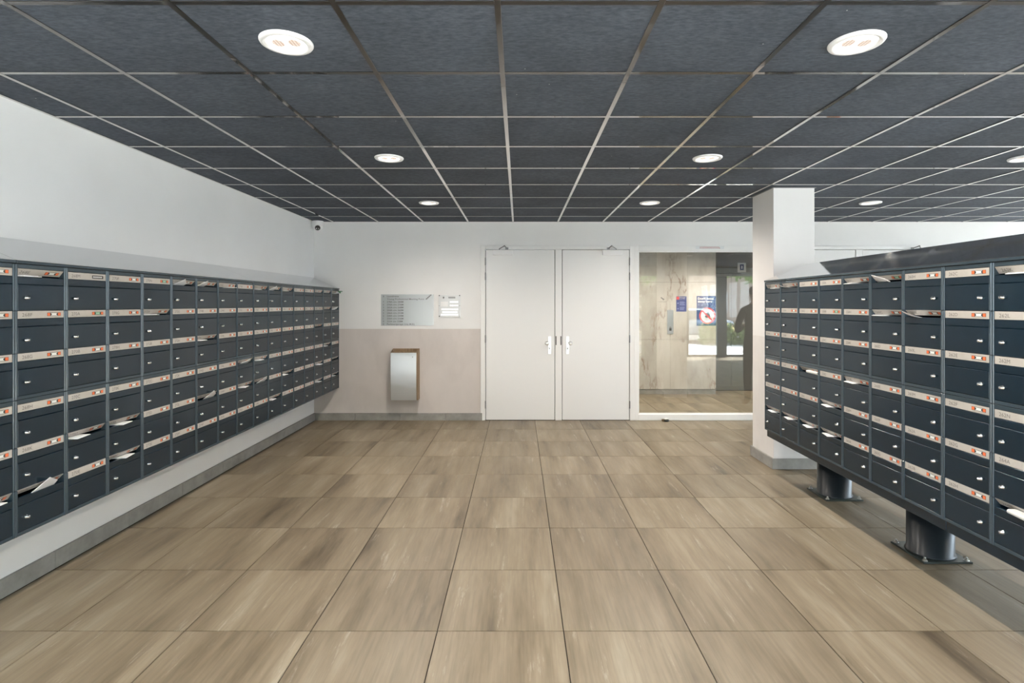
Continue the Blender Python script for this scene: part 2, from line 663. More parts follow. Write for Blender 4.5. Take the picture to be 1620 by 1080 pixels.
# ceiling: slab, tiles, grid
ce = MB().box(XL - .1, XR + .1, YF - .1, YB + .1, 2.70, 2.86).build('ceiling', 'slab')
tag(ce, 'suspended ceiling of charcoal tiles in a polished metal grid', 'ceiling', kind='structure')
CX0, CY0, CT, CTY = -.079, 1.997, .600, .606
for ya, yb in grid_spans(YF + .01, YB, CY0, CTY):
    for xa, xb in grid_spans(XL, XR, CX0, CT):
        link('ceiling_tile', slab_mesh('ceiling_tile', xb - xa - .008, yb - ya - .008, .018, 'ctile', .001), ce, ((xa + xb) / 2, (ya + yb) / 2, ZC + .022))
for ya, yb in grid_spans(YF + .01, YB, CY0, CTY)[1:]:
    MB().cbox(XL, XR, ya - .012, ya + .012, ZC + .0008, ZC + .0035, .0006).build('cross_bar', 'grid', ce)
for xa, xb in grid_spans(XL, XR, CX0, CT)[1:]:
    MB().cbox(xa - .012, xa + .012, YF, YB, ZC, ZC + .0035, .0006).build('main_bar', 'grid', ce)
MB().box(XL, XL + .02, YF, YB, ZC, ZC + .003).build('edge_trim', 'grid', ce)
MB().box(XL, XR, YB - .018, YB, ZC, ZC + .003).build('edge_trim', 'grid', ce)

# skirting
sk = thing('baseboard_left', 'grey stone skirting along the foot of the left wall', 'skirting', (XL, 0, 0), kind='structure')
for a, b in grid_spans(YF, YB, 3.206, .606):
    MB().cbox(0, .018, a + .001, b - .001, 0, .10, .002).build('skirting_piece', 'skirting', sk)
sk = thing('baseboard_back', 'grey stone skirting below the beige half of the back wall', 'skirting', (0, YB, 0), kind='structure')
for a, b in grid_spans(XL + .018, bw(763), bw(705), .606):
    MB().cbox(a + .001, b - .001, -.016, 0, 0, .098, .002).build('skirting_piece', 'skirting', sk)
MB().cbox(D2R + .05, XR, -.016, 0, 0, .098, .002).build('skirting_piece', 'skirting', sk)

# pillar
CXA, CXB, CYA, CYB = 2.400, 2.787, 5.150, 5.610
co = thing('wall_pillar', 'square white pillar standing beside the freestanding mailboxes', 'pillar', (CXA, CYA, 0), kind='structure')
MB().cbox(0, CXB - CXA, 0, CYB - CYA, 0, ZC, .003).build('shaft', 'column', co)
MB().box(-.012, CXB - CXA + .012, -.012, CYB - CYA + .012, ZC - .004, ZC).build('ceiling_trim', 'alu', co)
e = .018
MB().cbox(-e, CXB - CXA + e, -e, -.0005, 0, .10, .002).build('skirting_piece', 'skirting', co)
MB().cbox(-e, -.0005, 0, CYB - CYA + e, 0, .10, .002).build('skirting_piece', 'skirting', co)
MB().cbox(CXB - CXA + .0005, CXB - CXA + e, 0, CYB - CYA + e, 0, .10, .002).build('skirting_piece', 'skirting', co)


# ------------------------------------------------------------------ doors in the back wall
def door_frame(name, label, x0, x1, mull):
    """white frame; mull = (left, right) of the centre post"""
    t = thing(name, label, 'door frame', (0, YB, 0), kind='structure')
    w = .062
    MB().cbox(x0, x0 + w, -.012, .10, 0, ZT, .003).build('jamb', 'frame', t)
    MB().cbox(x1 - w, x1, -.012, .10, 0, ZT, .003).build('jamb', 'frame', t)
    MB().cbox(x0 + w, x1 - w, -.012, .10, bz(395) + .004, ZT, .003).build('head', 'frame', t)
    mu = MB().cbox(mull[0], mull[1], -.010, .10, 0, bz(395) + .003, .004).build('centre_post', 'frame', t)
    for x in (mull[0] + .012, mull[1] - .012):
        MB().cbox(x - .006, x + .006, -.0125, -.008, bz(545.5), bz(531.5), .001).build('strike_plate', 'black', mu)
    MB().box(x0 + w, x1 - w, .045, .10, 0, bz(395)).build('rebate', 'dark_gap', t)
    return t


def door(name, label, x0, x1, hinge_left):
    """one leaf with hinges, handle and closer"""
    t = thing(name, label, 'door', (0, YB, 0), kind='structure')
    g = .004
    MB().cbox(x0 + g, x1 - g, -.006, .038, .006, bz(395) - .002, .003).build('leaf', 'door', t)
    hx = x0 if hinge_left else x1
    for py in (413.5, 437, 535.8, 639.7):
        h = MB()
        z = bz(py)
        h.tube([(hx, -.018, z - .05), (hx, -.018, z + .05)], .0085, 10)
        for q in (-.018, .018):
            h.lathe([(.0098, 0), (.0098, .003)], (hx, -.018, z + q), 10)
        h.build('hinge', 'hinge', t)
    # handle plate with knob and keyhole on the closing side
    s = 1 if hinge_left else -1
    cx = (x1 - .072) if hinge_left else (x0 + .072)
    pl = MB().cbox(cx - .021, cx + .021, -.015, -.006, bz(560), bz(532), .003).build('handle_plate', 'handle', t)
    kx, kz = cx - s * .008, bz(542.3)
    kb = MB().tube([(kx, -.014, kz), (kx, -.052, kz)], .010, 14)
    kb.lathe([(.010, 0), (.022, -.004), (.027, -.012), (.027, -.020), (.021, -.027), (.008, -.030)], (kx - s * .028, -.050, kz), 20, axis='y')
    kb.tube([(kx, -.05, kz), (kx - s * .028, -.056, kz)], .010, 12)
    kb.build('knob', 'handle', pl)
    kh = MB().lathe([(.009, 0), (.009, -.003)], (cx, -.015, bz(550.4)), 18, axis='y')
    kh.box(cx - .0045, cx + .0045, -.018, -.015, bz(550.4) - .020, bz(550.4))
    kh.build('keyhole', 'hinge', pl)
    # door closer with folded arm
    c0 = x0 + .10 if hinge_left else x1 - .10
    c1 = c0 + s * .265
    za, zb = bz(403.5), bz(395.5)
    cl = MB().cbox(min(c0, c1), max(c0, c1), -.052, -.006, za, zb, .004).build('door_closer', 'plastic', t)
    ar = MB()
    px_ = c0 + s * .085
    q1 = (px_, -.04, zb + .012)
    q2 = (px_ + s * .07, -.105, zb + .045)
    q3 = (px_ + s * .10, -.02, zb + .022)
    ar.tube([(px_, -.04, zb - .004), q1], .008, 10)
    ar.tube([q1, q2], .0065, 8)
    ar.tube([q2, q3], .0065, 8)
    ar.lathe([(.010, -.008), (.010, .008)], q2, 12)
    ar.cbox(q3[0] - .02, q3[0] + .02, -.022, -.012, zb + .006, zb + .034, .002)
    ar.build('closer_arm', 'hinge', cl)
    return t


mul1 = (bw(878.2), bw(888.8))
door_frame('trim_1', 'white frame with centre post around the double doors beside the waste bin', D1L, D1R, mul1)
door('door_1', 'flush white door leaf nearer the waste bin, knob on its inner edge', bw(768.2), bw(877.9), True)
door('door_2', 'flush white door leaf next to the glazed screen, hung on its outer edge', bw(889.2), bw(995.8), False)
mul2 = (4.50, 4.59)
door_frame('trim_2', 'white frame with centre post behind the freestanding mailboxes', D2L, D2R, mul2)
door('door_3', 'flush white door leaf behind the pillar, beyond the freestanding mailboxes', D2L + .066, 4.497, True)
door('door_4', 'flush white door leaf beyond the freestanding mailboxes, farther from the pillar', 4.593, D2R - .066, False)

# glazed screen beside the doors
gx0, gx1 = bw(1010), GR - .06
gz0, gz1 = bz(655), bz(397.3)
win = thing('window_1', 'clear glass screen in a white frame showing the lift hall', 'window', (0, YB, 0), kind='structure')
MB().cbox(GL, gx0, -.012, .10, 0, ZT, .003).build('window_frame', 'frame', win)
MB().cbox(gx1, GR, -.012, .10, 0, ZT, .003).build('window_frame', 'frame', win)
MB().cbox(gx0, gx1, -.012, .10, gz1, ZT, .003).build('window_frame', 'frame', win)
MB().cbox(gx0, gx1, -.014, .10, 0, gz0, .003).build('window_sill', 'frame', win)
bd = MB()
bd.box(gx0, gx0 + .012, .012, .028, gz0, gz1).box(gx1 - .012, gx1, .012, .028, gz0, gz1)
bd.box(gx0, gx1, .012, .028, gz0, gz0 + .012).box(gx0, gx1, .012, .028, gz1 - .012, gz1)
bd.build('glazing_bead', 'frame', win)
MB().box(gx0, gx1, .030, .038, gz0, gz1).build('pane', 'glass', win)

st = thing('notice_strip', 'thin white notice strip with red print on the glazed screen frame', 'notice', (bw(1100), YB - .0125, bz(394)))
MB().cbox(0, bw(1145) - bw(1100), -.002, 0, 0, .040, .0004).build('strip', 'panel_white', st)
for k in range(2):
    r_ = MB()
    x = .055
    while x < .31:
        w = random.uniform(.008, .026)
        r_.box(x, x + w, -.0024, -.0018, .010 + .013 * k, .017 + .013 * k)
        x += w + .006
    r_.build('print_line', 'red_print', st)

# ------------------------------------------------------------------ lift hall behind the glass
HX0, HX1 = .6, 6.4
EX = 3.395
hf = MB().box(HX0, HX1, YB + .161, YE + .3, -.2, -.004).build('floor_lift_hall', 'grout')
tag(hf, 'streaked beige tile floor of the lift hall behind the glass', 'floor', kind='structure')
lay_tiles(hf, HX0, HX1, YB + .12, YE)
hc = MB().box(HX0, HX1, YB + WT, YE + .3, 2.55, 2.9).build('ceiling_lift_hall', 'bronze')
tag(hc, 'brown panelled ceiling of the lift hall behind the glass', 'ceiling', kind='structure')
for y in (7.9, 8.4, 8.9, 9.4):
    MB().box(HX0, HX1, y - .012, y + .012, 2.546, 2.55).build('ceiling_joint', 'dark_gap', hc)
tag(MB().box(HX0 - .1, HX0, YB + WT, YE + .3, 0, 2.9).build('wall_lift_hall_side', 'wall'), 'white side wall of the lift hall behind the double doors', 'wall', kind='structure')
tag(MB().box(HX1, HX1 + .1, YB + WT, YE + .3, 0, 2.9).build('wall_lift_hall_end', 'wall'), 'white end wall of the lift hall beyond the lift', 'wall', kind='structure')
mw = MB().box(HX0, EX - .012, YM + .02, YE + .3, 0, 2.56).build('wall_marble', 'grout')
tag(mw, 'beige veined marble clad wall behind the glazed screen', 'wall', kind='structure')
zj = CAMZ - (537 - 481) * YM / FPX
for xa, xb in ((HX0, 1.55), (1.55, 2.604), (2.604, EX)):
    for za, zb in ((.085, zj), (zj, 1.93), (1.93, 2.55)):
        w, h = xb - xa - .003, zb - za - .003
        pm = MB().cbox(-w / 2, w / 2, 0, .02, -h / 2, h / 2, .0015).mesh('marble_panel', 'marble')
        link('marble_panel', pm, mw, ((xa + xb) / 2, YM, (za + zb) / 2))
MB().cbox(EX - .02, EX, YM + .021, YE, .085, 2.55, .0015).build('marble_edge', 'marble', mw)
MB().box(HX0, EX - .003, YM + .006, YM + .03, 0, .083).build('plinth', 'skirting', mw)
# lift front
lw_ = thing('door_5', 'grey metal two-leaf lift door under a brown transom', 'door', (0, YE, 0), kind='structure')
lz = 2.10
MB().cbox(EX + .01, 3.808, 0, .03, .01, lz, .003).build('leaf', 'lift', lw_)
MB().cbox(3.812, 4.60, 0, .03, .01, lz, .003).build('leaf', 'lift', lw_)
MB().box(EX, HX1, .03, .08, 0, 2.56).build('rebate', 'dark_gap', lw_)
MB().cbox(EX, HX1, -.015, .03, lz + .005, lz + .10, .003).build('header', 'lift', lw_)
MB().cbox(EX, HX1, -.005, .03, lz + .105, 2.55, .003).build('transom', 'bronze', lw_)
MB().cbox(4.61, HX1, -.015, .03, 0, lz, .003).build('jamb_panel', 'marble', lw_)
MB().cbox(3.42, 3.80, -.05, 0, lz - .06, lz - .005, .004).build('door_closer', 'hinge', lw_)
MB().cbox(EX, 4.6, -.006, 0, .01, .10, .002).build('kick_plate', 'lift', lw_)
# floor number plate above the lift
fp = thing('floor_number_plate', 'pale plate with a dark square reading 1 above the lift door', 'sign', (3.99, YE - .016, 2.19))
MB().cbox(-.075, .075, -.008, 0, -.07, .10, .002).build('plate', 'panel_white', fp)
MB().cbox(-.035, .035, -.011, -.008, -.03, .075, .001).build('display', 'sky_blue', fp)
link('number', text_mesh('1', 'button', .055, align='CENTER', extrude=.0005, bold=.01), fp, (0, -.0112, -.005))


def mx_(px):
    return (px - 821) * YM / FPX


def mz_(py):
    return CAMZ - (py - 481) * YM / FPX


cp = thing('lift_call_panel', 'tall brushed steel lift call panel on the marble wall', 'call panel', (mx_(1060.3), YM, mz_(528)))
MB().cbox(-.052, .052, -.012, 0, 0, mz_(490) - mz_(528), .003).build('plate', 'bin_steel', cp)
MB().cbox(-.020, .020, -.015, -.012, .055, .100, .002).build('button', 'black', cp)
MB().cbox(-.016, .016, -.014, -.012, .105, .122, .001).build('display', 'hinge', cp)

cs = thing('camera_notice', 'small printed camera pictogram on the marble wall', 'notice', (mx_(1048), YM, mz_(473)))
g = MB()
g.prism([(-.034, .020), (-.022, .036), (.034, -.002), (.026, -.016)], -.0008, -.0002)
g.prism([(.004, -.004), (.018, -.012), (.020, -.020), (.006, -.018)], -.0008, -.0002)
g.build('pictogram', 'print', cs)
link('caption', text_mesh('CAMERABEWAKING', 'print', .012, .145, 'CENTER'), cs, (0, -.0004, -.052))

# small poster
pw_, ph_ = mx_(1086) - mx_(1069.8), mz_(468.7) - mz_(492.7)
po = thing('rules_poster', 'small royal blue poster with a red corner on the marble wall', 'poster', (mx_(1069.8), YM, mz_(492.7)))
MB().cbox(0, pw_, -.003, 0, 0, ph_, .0005).build('sheet', 'poster_blue2', po)
MB().box(.004, .050, -.0036, -.003, ph_ - .056, ph_ - .006).build('red_square', 'poster_red', po)
link('heading', text_mesh('Huisregels', 'poster_white', .020, .105, bold=.02), po, (.052, -.0033, ph_ - .030))
link('heading', text_mesh('House rules', 'poster_white', .014, .105), po, (.052, -.0033, ph_ - .052))
for k, (za, zb) in enumerate(((.165, .075), (.072, .02))):
    for j in range(5 if k == 0 else 4):
        z = za - j * .014
        MB().box(.058, .058 + random.uniform(.07, .10), -.0035, -.003, z, z + .007).build('text_line', 'poster_pale', po)
    g = MB().lathe([(.012, -.003), (.012, -.0036)], (.030, 0, za - .022), 16, axis='y')
    g.build('pictogram', 'poster_pale', po)

# large poster
pw_, ph_ = EX - .004 - mx_(1102), mz_(468) - mz_(515)
po = thing('warning_poster', 'large navy poster with a red prohibition ring on the marble wall', 'poster', (mx_(1102), YM, mz_(515)))
MB().cbox(0, pw_, -.004, 0, 0, ph_, .0006).build('sheet', 'sky_blue', po)
link('heading', text_mesh("Don't leave", 'poster_white', .038, .27, bold=.03), po, (.020, -.0045, ph_ - .062))
link('heading', text_mesh('items here', 'poster_white', .038, .245, bold=.03), po, (.020, -.0045, ph_ - .112))
link('caption', text_mesh('Throw them away or store', 'poster_pale', .014, .225), po, (.020, -.0045, ph_ - .142))
link('caption', text_mesh('them inside', 'poster_pale', .014, .075), po, (.020, -.0045, ph_ - .166))
link('caption', text_mesh('the building', 'poster_pale', .012, .055), po, (.020, -.0045, .018))
rc = (pw_ - .146, .172)
MB().lathe([(.140, -.004), (.140, -.0050)], (rc[0], 0, rc[1]), 48, axis='y', smooth=False).build('ring', 'poster_red', po)
MB().lathe([(.114, -.0050), (.114, -.0056)], (rc[0], 0, rc[1]), 48, axis='y', smooth=False).build('disc', 'poster_white', po)
g = MB()
g.prism([(rc[0] - .045, rc[1] - .02), (rc[0] - .02, rc[1] + .062), (rc[0] + .008, rc[1] + .075), (rc[0] + .030, rc[1] + .055), (rc[0] + .052, rc[1] - .015),
         (rc[0] + .02, rc[1] - .035), (rc[0] - .02, rc[1] - .035)], -.0062, -.0056)
for x in (-.036, -.008, .026):
    g.prism([(rc[0] + x, rc[1] - .03), (rc[0] + x + .006, rc[1] - .03), (rc[0] + x + .003, rc[1] - .085), (rc[0] + x - .003, rc[1] - .085)], -.0062, -.0056)
g.build('chair_pictogram', 'print', po)
a = .70
g = MB()
ca, sa = math.cos(-PI / 4), math.sin(-PI / 4)
g.prism([(rc[0] + ca * u - sa * v, rc[1] + sa * u + ca * v) for u, v in ((-.118, -.013), (.118, -.013), (.118, .013), (-.118, .013))], -.0068, -.0062)
g.build('slash', 'poster_red', po)

# ------------------------------------------------------------------ mailboxes
PITCH = .2931
BH = .2055
FW = .0118            # stile width
MOD = .657
SLOT, STRIP = .039, .038
ZTOP = 1.746


def housing_mesh(kind, depth):
    """steel carcass of one mailbox, front at y=0, base centre at the origin"""
    w = PITCH / 2 - .0006
    top, bot = BH, 0.0
    b = MB()
    zt = BH + (.022 if kind == 'top' else 0)
    z0 = -.0175 if kind == 'bottom' else 0
    for s in (-1, 1):                                            # stiles with a rounded nose
        x0, x1 = sorted((s * w, s * (w - FW)))
        b.cbox(x0, x1, -.006, .03, z0 + .0002, zt - .0002, .0028, 1)
        b.box(s * w if s < 0 else w - .0012, s * w + .0012 if s < 0 else w, .03, depth, z0, zt)
    b.box(-w, w, depth - .001, depth, z0, zt)
    b.box(-w + FW, w - FW, .030, depth - .002, BH - .0015, BH)                         # lid
    b.box(-w + FW, w - FW, .004, depth - .002, 0, .0012)                                # bottom
    b.cbox(-w + FW, w - FW, -.002, .012, BH - SLOT - STRIP + .0015, BH - SLOT - .0008, .0012)   # band under the slot
    b.box(-w + FW, w - FW, .011, .014, BH - SLOT - .004, BH - SLOT - .0008)       # tray the mail slides over
    if kind == 'top':
        b.cbox(-w + FW, w - FW, -.003, .03, BH + .001, zt - .0002, .0015, 1)
    if kind == 'bottom':
        b.cbox(-w + FW, w - FW, -.003, .03, z0 + .0002, -.001, .0015, 1)
    return b.mesh('housing', ['navy', 'navy_edge'])


IW = PITCH / 2 - .0006 - FW - .0012
DH = BH - SLOT - STRIP - .001
door_me = MB().cbox(-IW, IW, -.003, .010, .0018, DH, .0016).mesh('mailbox_door', 'navy')
flap_me = MB().cbox(-IW, IW, -.0015, .0010, -SLOT + .0012, -.0008, .0006).mesh('letter_flap', 'flap')
lk = MB().lathe([(.0095, -.003), (.0095, -.0055), (.0072, -.0065), (.0072, -.017), (.0058, -.0185)], (0, 0, 0), 16, axis='y')
lk.lathe([(.0026, -.0185), (.0026, -.0192)], (0, 0, 0), 8, axis='y')
lock_me = lk.mesh('lock', 'chrome')


def sticker_mesh(mid):
    s = MB()
    w, h = .041, .0088
    s.box(-w, w, -.0021, -.0016, -h, h, 0)
    for q in (-1, 1):
        x0, x1 = sorted((q * .0395, q * .024))
        s.box(x0, x1, -.0024, -.002, -h + .0014, h - .0014, 1)
    s.prism([(-.021, h - .002), (-.014, .003), (-.014, -.003), (-.021, -h + .002), (.021, -h + .002), (.014, -.003), (.014, .003), (.021, h - .002)], -.0024, -.002, 2)
    return s.mesh('sticker', ['stick_black', 'stick_orange', mid])


st_w, st_g = sticker_mesh('stick_white'), sticker_mesh('stick_green')
# black and white variant
s = MB().box(-.041, .041, -.0021, -.0016, -.0088, .0088, 0)
for k in range(7):
    s.box(-.034 + k * .0098, -.028 + k * .0098, -.0024, -.002, -.004, .004, 1)
st_b = s.mesh('sticker', ['stick_black', 'stick_white'])

# running order of the house numbers: the first number on each storey runs to N, the others to M
LET = 'ABCDEFGHKLM'
SEQ = []
for n_ in range(222, 286, 2):
    for l_ in LET + ('N' if (n_ - 222) % 8 == 0 else ''):
        SEQ.append('%d%s' % (n_, l_))

env_variants = {}


def mail_mesh(v):
    """letters seen poking out of a slot: 0 flat envelope, 1 bent sheet, 2 folded newspaper, 3 corner poking out"""
    if v in env_variants:
        return env_variants[v]
    b = MB()
    if v == 0:
        b.cbox(-.055, .055, -.010, .14, 0, .0035, .0008)
        b.cbox(-.050, .040, -.005, .14, .0037, .0060, .0006)
        me = b.mesh('envelope', 'paper')
    elif v == 1:
        n, vs, fs = 8, [], []
        for i in range(n + 1):
            t = i / n
            y = -.030 + .085 * t
            z = .022 * (1 - t) ** 3 + .002
            vs += [(-.06 + .02 * t, y, z), (.045, y, z * .35), (.045, y, z * .35 + .0012), (-.06 + .02 * t, y, z + .0012)]
        for i in range(n):
            for j in range(4):
                a0, a1 = i * 4 + j, i * 4 + (j + 1) % 4
                fs.append((a0, a1, a1 + 4, a0 + 4))
        fs += [(0, 1, 2, 3), (n * 4 + 3, n * 4 + 2, n * 4 + 1, n * 4)]
        b._add(vs, fs)
        me = b.mesh('leaflet', 'paper')
    elif v == 2:
        for k in range(3):
            pts = []
            for i in range(14):
                w = PI * i / 13
                pts.append((-.028 + .0 - math.sin(w) * (.010 - .002 * k) + .004 * k, .012 + math.cos(w) * (.010 - .0026 * k)))
            pts_in = [(y + .0012, .012 + (z - .012) * .86) for y, z in pts[::-1]]
            pts = [(.05, .022 - .0026 * k)] + pts + [(.05, .002 + .0026 * k)]
            pts_in = [(.05, .003 + .0026 * k)] + pts_in + [(.05, .021 - .0026 * k)]
            b.prism(pts + pts_in, -.075 + .004 * k, .075 - .006 * k, axis='x')
        me = b.mesh('newspaper', 'paper_g')
    else:
        b.prism([(-.075, .03), (-.015, -.060), (.065, -.012), (.06, .055), (-.07, .055)], 0, .003, axis='z')
        b.prism([(-.070, .032), (-.008, -.050), (.06, .0), (.06, .055), (-.065, .055)], .0035, .006, axis='z')
        me = b.mesh('envelope', 'paper')
    env_variants[v] = me
    return me


MAILNAME = ['envelope', 'leaflet', 'newspaper', 'envelope']
MAILWORD = ['flat white envelopes', 'curled white leaflet', 'folded grey newspaper', 'white envelope corner']
HOUS = {}


def mailbox(num, bank, col_no, row, pos, rz, depth, lock_left, opened=0, sticker=st_w):
    """opened: 0 shut, else the angle of the pushed-in flap in degrees"""
    kind = {0: 'top', 2: 'bottom'}.get(row % 3, 'middle')
    key = (kind, depth)
    if key not in HOUS:
        HOUS[key] = housing_mesh(*key)
    where = 'column from back wall, wall-hung bank' if bank == 'wall' else 'column from pillar, freestanding bank'
    lab = 'navy mailbox %s, flap %s, %s row, %s %s' % (num, 'pushed open' if opened else 'shut', ORD[row], ORD[col_no], where)
    t = thing('mailbox', lab, 'mailbox', pos, rz, 'mailboxes of the wall-hung bank' if bank == 'wall' else 'mailboxes of the freestanding bank')
    link('housing', HOUS[key], t)
    d = link('mailbox_door', door_me, t)
    link('lock', lock_me, d, ((-IW + .045) * (1 if lock_left else -1), 0, DH * .5))
    f = link('letter_flap', flap_me, t, (0, 0, BH), (math.radians(opened + 7 if opened else 0), 0, 0))
    link('number', text_mesh(num, 'print', .0175, .056), f, (-IW + .024, -.0016, -SLOT + .011))
    link('sticker', sticker, f, (IW - .060, 0, -SLOT / 2))
    return t


def mail(v, num, pos, rz, dx, tilt=0, roll=0, out=0, dz=0):
    """a piece of post lying in the slot of the box whose base is at pos"""
    c, s_ = math.cos(rz), math.sin(rz)
    lx, ly = dx, -out
    dz += math.sin(math.radians(abs(tilt))) * .015
    o = link(MAILNAME[v], mail_mesh(v), None, (pos[0] + c * lx - s_ * ly, pos[1] + s_ * lx + c * ly, pos[2] + BH - SLOT + .0005 + dz), (0, 0, 0))
    o.rotation_euler = (Matrix.Rotation(rz, 3, 'Z') @ Matrix.Rotation(math.radians(roll), 3, 'Z') @ Matrix.Rotation(math.radians(tilt), 3, 'X')).to_euler()
    return tag(o, '%s poking out of the slot of mailbox %s' % (MAILWORD[v], num), 'newspaper' if v == 2 else 'mail', 'post sticking out of mailboxes')


def row_z(row):
    z = ZTOP - .022 - (row % 3 + 1) * BH - (MOD if row >= 3 else 0)
    return z


# wall-hung bank: column k counted from the back wall (0 = at the wall)
XLF = -2.409
LDEP = XLF - XL - .004
# (image column counted from the near end 0..16, row): (flap angle, mail variant or None, dx, roll, extra out, tilt)
OPEN_L = {
    (0, 5): (28, 0, .05, 4, 0, 0), (1, 0): (30, 0, -.066, 4, .006, 0), (1, 5): (38, 3, .02, 0, .004, -52),
    (2, 4): (32, 0, -.05, 8, .012, 0), (3, 4): (34, 0, .0, 10, .006, 0), (3, 5): (34, 0, .02, 12, .008, 0),
    (4, 1): (30, 0, -.066, -3, .012, 0), (5, 0): (36, 3, -.03, 0, -.010, -34), (6, 0): (36, 3, -.05, 10, -.012, -34),
    (6, 2): (32, 0, -.066, 4, .0, 0), (6, 4): (36, 3, .05, 0, -.004, -48), (7, 0): (16, 0, .04, -8, .014, -8),
    (8, 3): (34, 3, .03, 0, -.010, -30), (8, 4): (32, 0, .0, 10, .008, 0), (9, 0): (28, 0, -.06, 0, .004, 0), (9, 3): (30, 0, .0, 6, .0, 0),
    (9, 4): (34, 3, .05, 0, -.006, -40), (10, 0): (34, 3, -.04, 6, -.010, -32), (10, 5): (32, 0, -.05, 6, .008, 0),
    (11, 0): (32, 0, -.06, 0, .008, 0), (11, 4): (34, 0, -.06, 0, .0, 0), (14, 0): (26, None, 0, 0, 0, 0), (14, 2): (34, None, 0, 0, 0, 0),
    (14, 4): (30, 0, .03, 0, .01, 0), (14, 5): (34, 0, .0, 0, .01, 0), (15, 0): (30, None, 0, 0, 0, 0), (15, 1): (28, None, 0, 0, 0, 0),
    (15, 3): (34, 0, -.06, 0, .006, 0), (16, 0): (20, 1, .0, 0, .016, -6), (16, 1): (34, 3, .0, 0, -.010, -30), (16, 4): (36, None, 0, 0, 0, 0),
    (16, 5): (36, 0, -.05, 0, .0, 0)}
i0 = SEQ.index('268E') - 6
for ic in range(17):
    k = 16 - ic                              # columns from the back wall
    yc = YB - .005 - (k + .5) * PITCH
    for row in range(6):
        num = SEQ[i0 + ic * 6 + row]
        pos = (XLF, yc, row_z(row))
        op = OPEN_L.get((ic, row))
        stk = st_b if (ic, row) == (2, 0) else (st_g if (ic, row) in ((2, 1), (4, 0)) else st_w)
        mailbox(num, 'wall', k, row, pos, PI / 2, LDEP, True, op[0] if op else 0, stk)
        if op and op[1] is not None:
            mail(op[1], num, pos, PI / 2, op[2], op[5], op[3], op[4])

# freestanding bank: column 0 at the pillar
XRF = 2.2036
YR0 = 4.887
RDEP = .728
OPEN_R = {
    (0, 0): (24, 0, .02, 0, .0, 0), (0, 5): (34, 0, -.02, -8, .008, 0), (1, 0): (30, 1, -.06, 0, .004, 0), (1, 5): (34, 0, -.02, -10, .010, 0),
    (2, 3): (34, 2, .07, 0, -.02, 0), (2, 5): (34, 0, -.02, -12, .010, 0), (3, 4): (30, 0, -.05, -10, .010, 0), (3, 5): (34, 0, -.04, -12, .010, 0),
    (4, 0): (30, 0, -.06, -4, .010, 0), (4, 3): (18, 0, -.064, -4, .004, 0), (5, 0): (34, 3, -.05, -8, -.002, -34), (5, 1): (28, 0, -.066, -3, .004, 0),
    (6, 1): (34, 1, -.055, -14, .02, -10), (8, 0): (26, 0, -.01, 0, .004, 0), (8, 5): (34, 2, .04, -6, .0, 0)}
i0 = SEQ.index('260H') - 36
for c_ in range(14):  # last five columns, out of view, added to block light under the bank
    yc = YR0 - (c_ + .5) * PITCH
    for row in range(6):
        num = SEQ[i0 + c_ * 6 + row]
        pos = (XRF, yc, row_z(row))
        op = OPEN_R.get((c_, row))
        stk = st_g if (c_, row) in ((5, 0), (3, 1)) else st_w
        mailbox(num, 'free', c_, row, pos, -PI / 2, RDEP, c_ in (0, 1, 8, 9, 10), op[0] if op else 0, stk)
        if op and op[1] is not None:
            mail(op[1], num, pos, -PI / 2, op[2], op[5], op[3], op[4])


# canopies
def slope_profile(x0, z0, x1, z1, sag=.0002, n=8, th=.0015):
    up = []
    dx, dz = x1 - x0, z1 - z0
    ln = math.hypot(dx, dz)
    nx, nz = -dz / ln, dx / ln
    if nz < 0:
        nx, nz = -nx, -nz
    for i in range(n + 1):
        t = i / n
        h = 4 * t * (1 - t) * sag
        up.append((x0 + dx * t + nx * h, z0 + dz * t + nz * h))
    return up, [(x - nx * th, z - nz * th) for x, z in up[::-1]]


def canopy_sheet(name, prof, ya, yb, parent):
    b = MB()
    up, dn = prof
    poly = up + dn
    b.prism(poly, ya, yb)
    me = b.mesh(name, 'mirror')
    for p_ in me.polygons:
        p_.use_smooth = len(p_.vertices) == 4
    o = link(name, me, parent)
    md = o.modifiers.new('split', 'EDGE_SPLIT')
    md.split_angle = math.radians(30)
    return o


ZL = ZTOP + .004
segs = [(YB - .004, YB - .005 - 8 * PITCH, 'next to the back wall'), (YB - .005 - 8 * PITCH - .002, YB - .005 - 16 * PITCH, 'between its two seams'),
        (YB - .005 - 16 * PITCH - .002, YB - .005 - 17 * PITCH, 'at the near end')]
for yb_, ya_, wh in segs:
    t = thing('mailbox_canopy', 'sloping polished steel canopy over the wall-hung mailboxes, section ' + wh, 'canopy', (0, 0, 0), group='canopy sections of the wall-hung bank')
    canopy_sheet('sheet', slope_profile(XLF + .010, ZL + .012, XL + .002, ZL + .155), ya_, yb_, t)
    MB().cbox(XLF - .004, XLF + .011, ya_, yb_, ZL - .003, ZL + .012, .002).build('front_lip', 'navy_edge', t)
    MB().box(XL + .003, XLF - .006, ya_ + .001, yb_ - .001, ZL - .003, ZL + .002).build('top_sheet', 'navy', t)
SEAM = YR0 - 7 * PITCH
